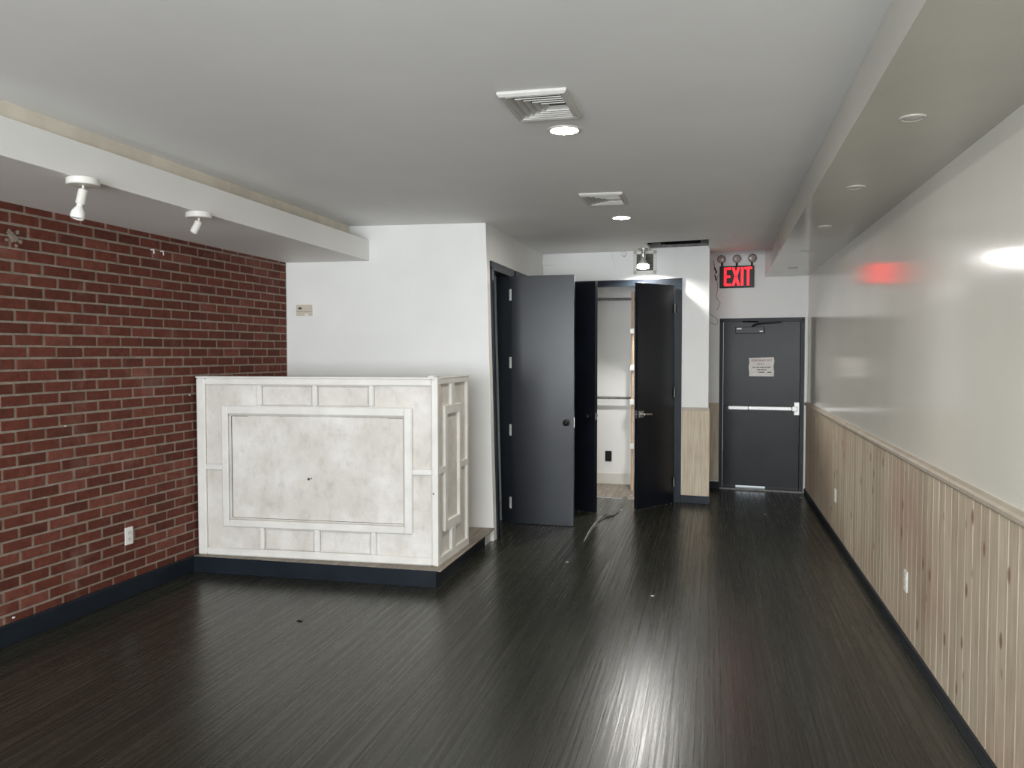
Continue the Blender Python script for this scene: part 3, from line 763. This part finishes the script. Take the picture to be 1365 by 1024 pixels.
# exit sign with three lamp heads
SX0, SX1, SZ0, SZ1 = 0.085, 0.474, 2.385, 2.640
es = tag(empty('exit_sign', m_exit(0.28, 0, SZ0)), 'red lit exit sign with three emergency lamp heads above the exit door', 'exit sign')
def m_sign(u, v, w): return m_exit(u, v, w)
sbx = MB().box(m_sign, SX0, SX1, 0.0, 0.055, SZ0, SZ1).build('sign_box', 'black', es, bevel=0.004)
def letter(polys, u0):
    mb = MB()
    for pl in polys:
        pts = [m_sign(u0+x, 0.056, SZ0+0.026+z) for x, z in pl]
        mb.prism(pts, m_sign(0, 0.0015, 0)-m_sign(0, 0, 0))
    return mb
HL = 0.210; S_ = 0.023
E_ = [[(0, 0), (S_, 0), (S_, HL), (0, HL)], [(S_, 0), (0.078, 0), (0.078, S_), (S_, S_)], [(S_, HL-S_), (0.078, HL-S_), (0.078, HL), (S_, HL)], [(S_, 0.092), (0.068, 0.092), (0.068, 0.092+S_), (S_, 0.092+S_)]]
X_ = [[(0, 0), (0.025, 0), (0.088, HL), (0.063, HL)], [(0.063, 0), (0.088, 0), (0.025, HL), (0, HL)]]
I_ = [[(0.002, 0), (0.026, 0), (0.026, HL), (0.002, HL)]]
T_ = [[(0.028, 0), (0.052, 0), (0.052, HL-S_), (0.028, HL-S_)], [(0, HL-S_), (0.080, HL-S_), (0.080, HL), (0, HL)]]
for pl, u in ((E_, 0.137), (X_, 0.226), (I_, 0.327), (T_, 0.367)):
    letter(pl, u).build('letter', 'exit_red', sbx)
for u, tilt in ((0.112, -0.15), (0.278, 0.0), (0.448, 0.1)):
    b0 = m_sign(u, 0.028, SZ1)
    lh = MB().tube([b0, b0+Vector((0, 0, 0.045))], 0.012, 12).lathe(b0+Vector((0, 0.028, 0.088)), (tilt, -1, -0.10), [(0.020, 0), (0.042, 0.020), (0.048, 0.048), (0.048, 0.054)], 26).build('lamp_head', 'black', es)
    MB().lathe(b0+Vector((0, 0.028, 0.088))+Vector((tilt, -1, -0.10)).normalized()*0.054, (tilt, -1, -0.10), [(0.042, 0), (0.038, 0.006), (0.020, 0.011), (0.008, 0.0125), (0.0, 0.013)], 26).build('lamp_lens', 'lens', lh)

# loose wires left of the sign
tag(MB().tube([m_exit(0.010, 0.004, 2.72), m_exit(0.022, 0.015, 2.66), m_exit(0.035, 0.020, 2.60)], 0.003, 8).tube([m_exit(0.028, 0.02, 2.63), m_exit(0.038, 0.025, 2.60), m_exit(0.052, 0.022, 2.58), m_exit(0.040, 0.02, 2.56)], 0.008, 8).build('wire_stub', 'black'), 'stub of black wire with taped ends poking out left of the exit sign', 'wire')
tag(MB().tube([m_exit(0.030, 0.005, 2.54), m_exit(0.040, 0.016, 2.52), m_exit(0.046, 0.016, 2.48)], 0.007, 8).build('wire_stub', 'black'), 'short black wire connector just below the taped stub left of the exit sign', 'wire')
pts = [(0.084, 2.55), (0.060, 2.52), (0.056, 2.47), (0.066, 2.40), (0.060, 2.35), (0.048, 2.30), (0.060, 2.26), (0.095, 2.22), (0.078, 2.17), (0.060, 2.13)]
tag(MB().tube([m_exit(u, 0.010+0.004*(i % 2), w) for i, (u, w) in enumerate(pts)], 0.0025, 6).build('loose_wire', 'slot'), 'thin dark wire dangling from the exit sign', 'wire')
pts = [(-0.02, 2.08), (0.02, 2.06), (0.06, 2.03), (0.072, 1.99), (0.060, 1.965), (0.03, 1.962), (-0.02, 1.985)]
tag(MB().tube([m_exit(u, 0.010, w) for u, w in pts], 0.0025, 6).build('loose_wire', 'galv'), 'thin grey wire loop beside the top of the exit door frame', 'wire')

# paper notice taped on the exit door
nt = empty('door_notice', m_exit(0.568, -0.009, 1.350))
tag(nt, 'crumpled paper notice taped to the black exit door', 'notice')
mb = MB(); nu, nw = 14, 10
def wr(i, j): return 0.0015 + 0.004*abs(math.sin(i*1.7+j*0.9))*random.random()
base = len(mb.v)
for j in range(nw+1):
    for i in range(nu+1):
        mb.v.append(m_exit(0.430+0.276*i/nu + 0.004*math.sin(j), -0.010+wr(i, j), 1.350+0.212*j/nw + 0.010*(i/nu)*(1 if j else -0.2)))
for j in range(nw):
    for i in range(nu):
        a = base+j*(nu+1)+i; mb.f.append((a, a+1, a+nu+2, a+nu+1)); mb.s.append(True)
mb.build('sheet', 'paper', nt)
def text_mesh(txt, size, m, u, v, w, mat, parent, name='lettering', sx=1.0):
    cu = bpy.data.curves.new('t', 'FONT'); cu.body = txt; cu.size = size; cu.align_x = 'CENTER'; cu.extrude = 0.0003
    to = bpy.data.objects.new('t', cu); COL.objects.link(to)
    dg = bpy.context.evaluated_depsgraph_get(); me = bpy.data.meshes.new_from_object(to.evaluated_get(dg))
    bpy.data.objects.remove(to)
    mb = MB(); mb.v = [m(u+p.co.x*sx, v+p.co.z, w+p.co.y) for p in me.vertices]; mb.f = [tuple(p.vertices) for p in me.polygons]; mb.s = [False]*len(mb.f)
    bpy.data.meshes.remove(me)
    return mb.build(name, mat, parent)
text_mesh('EMERGENCY EXIT', 0.034, m_exit, 0.570, -0.0035, 1.522, 'ink_red', nt, sx=0.85)
text_mesh('ONLY', 0.032, m_exit, 0.562, -0.0035, 1.480, 'ink_red', nt)
mb = MB()
for z, segs in ((1.448, ((0.47, 0.50), (0.51, 0.545), (0.55, 0.60), (0.605, 0.625), (0.63, 0.672))), (1.420, ((0.52, 0.555), (0.56, 0.60), (0.605, 0.625))), (1.392, ((0.535, 0.60), (0.635, 0.68)))):
    for a, b in segs: mb.box(m_exit, a, b, -0.006, -0.0032, z, z+0.010)
mb.build('small_print', 'ink', nt)

# ================================================================== CEILING FITTINGS
def vent(x0, x1, y0, y1, label):
    o = tag(empty('air_vent', m_ceil((x0+x1)/2, (y0+y1)/2, 0.03)), label, 'air vent', 'ceiling air vents')
    F = 0.030
    mb = MB()
    # bevelled frame hanging from the ceiling
    outer = [(x0, y0), (x1, y0), (x1, y1), (x0, y1)]; mid = [(x0+0.010, y0+0.010), (x1-0.010, y0+0.010), (x1-0.010, y1-0.010), (x0+0.010, y1-0.010)]
    inner = [(x0+F, y0+F), (x1-F, y0+F), (x1-F, y1-F), (x0+F, y1-F)]
    b = len(mb.v)
    for ring, d in ((outer, -0.004), (outer, 0.010), (mid, 0.020), (inner, 0.014), (inner, -0.004)):
        mb.v += [m_ceil(x, y, d) for x, y in ring]
    for k in range(4):
        for i in range(4):
            j = (i+1) % 4; mb.f.append((b+4*k+i, b+4*k+j, b+4*k+4+j, b+4*k+4+i)); mb.s.append(False)
    mb.build('vent_frame', 'vent', o, fix=True)
    MB().box(m_ceil, x0+0.02, x1-0.02, y0+0.02, y1-0.02, 0.0003, 0.0012).build('vent_throat', 'vent_dark', o)
    # nested three-way louvres, open to the right
    X0, X1, Y0, Y1 = x0+F, x1-F, y0+F, y1-F
    N = 5; st = (Y1-Y0)/2/(N+0.9)
    for k in range(N):
        d0 = k*st; t = st*0.80
        mb = MB(); zt, zb = 0.003, 0.014
        xa, ya, yb = X0+d0*1.15, Y0+d0, Y1-d0
        # each blade leans outwards: upper edge towards the centre, lower edge outside
        top = [(X1, ya+t), (xa+t, ya+t), (xa+t, yb-t), (X1, yb-t)]
        bot = [(X1, ya), (xa, ya), (xa, yb), (X1, yb)]
        b = len(mb.v)
        mb.v += [m_ceil(x, y, zt) for x, y in top] + [m_ceil(x, y, zb) for x, y in bot] + [m_ceil(x, y, zb+0.0045) for x, y in bot]
        mb.v += [m_ceil(x, y, zt-0.001) for x, y in top]
        for i in range(3):
            mb.f += [(b+i, b+i+1, b+5+i, b+4+i), (b+4+i, b+5+i, b+9+i, b+8+i), (b+12+i, b+13+i, b+i+1, b+i)]; mb.s += [False]*3
        mb.build('louvre', 'vent', o)
    return o
vent(-0.872, -0.580, 3.272, 3.662, 'large square air vent nearer the viewer on the ceiling')
vent(-0.892, -0.594, 5.535, 5.945, 'smaller looking air vent farther back on the ceiling')

def downlight(x, y, label):
    p = m_ceil(x, y, 0)
    o = tag(empty('recessed_light', p - Vector((0, 0, 0.01))), label, 'ceiling light', 'lit recessed ceiling lights')
    MB().lathe(p, (0, 0, -1), [(0.084, 0), (0.083, 0.004), (0.070, 0.0065), (0.066, 0.004)], 40).build('trim_ring', 'white_metal', o)
    MB().lathe(p+Vector((0, 0, -0.0035)), (0, 0, -1), [(0.066, 0), (0.060, 0.0015), (0.0, 0.002)], 40).build('diffuser', 'led', o)
downlight(-0.700, 3.905, 'lit recessed ceiling light just beyond the nearer air vent')
downlight(-0.718, 6.630, 'lit recessed ceiling light just beyond the farther air vent')

downlight(-0.690, 1.180, 'added out-of-view downlight continuing the ceiling row, above the viewer')  # unseen downlight, added for more overhead light in the room
downlight(-0.680, -1.540, 'added out-of-view downlight continuing the ceiling row, nearest the storefront')  # likewise unseen and added for its light
for (x, y), lb in zip(((0.727, 3.352), (0.740, 4.667), (0.762, 6.057), (0.788, 7.43), (0.812, 8.89)),
        ('unlit recessed spotlight in the right soffit, nearest to the viewer', 'unlit recessed spotlight in the right soffit, second from the viewer', 'unlit recessed spotlight in the right soffit, middle of five', 'unlit recessed spotlight in the right soffit, second from the exit wall', 'unlit recessed spotlight in the right soffit, nearest the exit wall')):
    p = Vector((x, y, 2.5047))
    o = tag(empty('recessed_spotlight', p-Vector((0, 0, 0.012))), lb, 'ceiling light', 'unlit recessed spotlights in the right soffit')
    MB().lathe(p, (0, 0, -1), [(0.050, -0.001), (0.050, 0.002), (0.046, 0.0055), (0.040, 0.0055), (0.035, 0.001)], 30).build('trim_ring', 'soffit_gloss', o)
    MB().lathe(p, (0, 0, -1), [(0.035, 0.0005), (0.032, 0.004), (0.0, 0.006)], 24).build('lens', 'lens_off', o)

# spot lamps on the left soffit
def spot(x, y, ax, label, bulb):
    z = ls(y)[1]
    p = Vector((x, y, z))
    o = tag(empty('ceiling_spotlight', p-Vector((0, 0, 0.2))), label, 'spotlight', 'white spotlights on the left soffit')
    MB().lathe(p, (0, 0, -1), [(0.066, 0.0), (0.066, 0.004), (0.074, 0.004), (0.074, 0.030), (0.070, 0.034), (0.0, 0.035)], 36, True).build('canopy', 'white_metal', o, bevel=0.0)
    MB().tube([p+Vector((0, 0, -0.034)), p+Vector((0, 0, -0.060))], 0.006, 10).box(m_world, x-0.010, x+0.010, y-0.004, y+0.004, z-0.066, z-0.050).build('swivel', 'white_metal', o)
    q = p+Vector((0, 0, -0.052)); a = Vector(ax).normalized()
    MB().lathe(q, a, [(0.016, 0), (0.021, 0.004), (0.021, 0.072), (0.018, 0.075), (0.016, 0.070), (0.0, 0.068)], 24).build('socket_barrel', 'white_metal', o)
    if bulb:
        bb = MB().lathe(q+a*0.074, a, [(0.014, 0), (0.014, 0.012), (0.019, 0.020), (0.030, 0.040), (0.032, 0.062), (0.028, 0.072), (0.024, 0.068)], 26).build('bulb', 'white_plastic', o)
        MB().lathe(q+a*0.135, a, [(0.024, 0), (0.010, -0.006), (0.0, -0.008)], 22).build('bulb_front', 'slot', bb)
spot(-2.935, 3.312, (-0.10, -0.20, -1), 'white spotlight with a reflector bulb, nearer one on the left soffit', True)
spot(-2.945, 4.230, (-0.38, -0.28, -1), 'white spotlight with an empty socket, farther one on the left soffit', False)

# ================================================================== FLOOR BITS
mb = MB()
pts = [(-0.955, 9.10), (-0.953, 8.67), (-0.977, 8.20), (-1.008, 7.98), (-1.030, 7.88), (-1.055, 7.65), (-1.063, 7.22), (-1.050, 6.86)]
wds = [0.05, 0.06, 0.075, 0.07, 0.03, 0.016, 0.012, 0.004]
zs = [0.006, 0.014, 0.020, 0.028, 0.024, 0.012, 0.008, 0.003]
b = 0
for (x, y), wd, z in zip(pts, wds, zs):
    mb.v += [Vector((x, y, z)), Vector((x+wd, y, max(0.003, z*0.4))), Vector((x+wd, y, 0.001)), Vector((x, y, z-0.003 if z > 0.004 else 0.001))]
for k in range(len(pts)-1):
    for i in range(4):
        j = (i+1) % 4; mb.f.append((4*k+i, 4*k+j, 4*k+4+j, 4*k+4+i)); mb.s.append(False)
mb.f += [(0, 1, 2, 3), (4*len(pts)-1, 4*len(pts)-2, 4*len(pts)-3, 4*len(pts)-4)]; mb.s += [False, False]
fsr = tag(mb.build('floor_strip', 'floor', origin=(-1.0, 8.0, 0)), 'loose curling black floor strip running out of the closet doorway', 'floor strip')
MB().tube([Vector((x-0.003, y, z)) for (x, y), z in list(zip(pts, zs))[4:]], 0.0016, 6).build('torn_edge', 'paper', fsr)

def scrap(name, x, y, s, mat, label, cat):
    mb = MB(); n = 7
    ring = []
    for i in range(n):
        t = 2*math.pi*i/n; r = s*random.uniform(0.55, 1.0)
        ring.append(Vector((x+math.cos(t)*r, y+math.sin(t)*r*0.7, 0.001+random.uniform(0, s*0.25))))
    c = Vector((x, y, s*0.35)); b = 0
    mb.v = ring + [c, Vector((x, y, 0.001))]
    for i in range(n):
        j = (i+1) % n; mb.f += [(i, j, n), (j, i, n+1)]; mb.s += [False, False]
    tag(mb.build(name, mat, origin=(x, y, 0)), label, cat, 'bits of litter on the floor')
scrap('paper_scrap', -1.073, 6.134, 0.022, 'paper', 'white paper scrap on the floor straight in front of the open slab door', 'scrap')
scrap('paper_scrap', -0.368, 5.408, 0.020, 'paper', 'white paper scrap on the open floor in front of the closet', 'scrap')
scrap('paper_scrap', 0.985, 9.50, 0.030, 'paper', 'white paper scrap at the right foot of the exit door', 'scrap')
scrap('paper_scrap', 0.537, 8.445, 0.018, 'paper', 'white paper scrap on the floor in front of the exit door', 'scrap')
scrap('floor_patch', -2.407, 4.398, 0.026, 'black', 'small black blob on the floor in front of the counter', 'scrap')
scrap('plaster_crumb', -0.895, 8.336, 0.022, 'pink_scrap', 'pinkish plaster crumb beside the loose floor strip', 'scrap')
scrap('plaster_crumb', -0.87, 9.20, 0.026, 'pink_scrap', 'pale plaster crumb on the closet threshold', 'scrap')
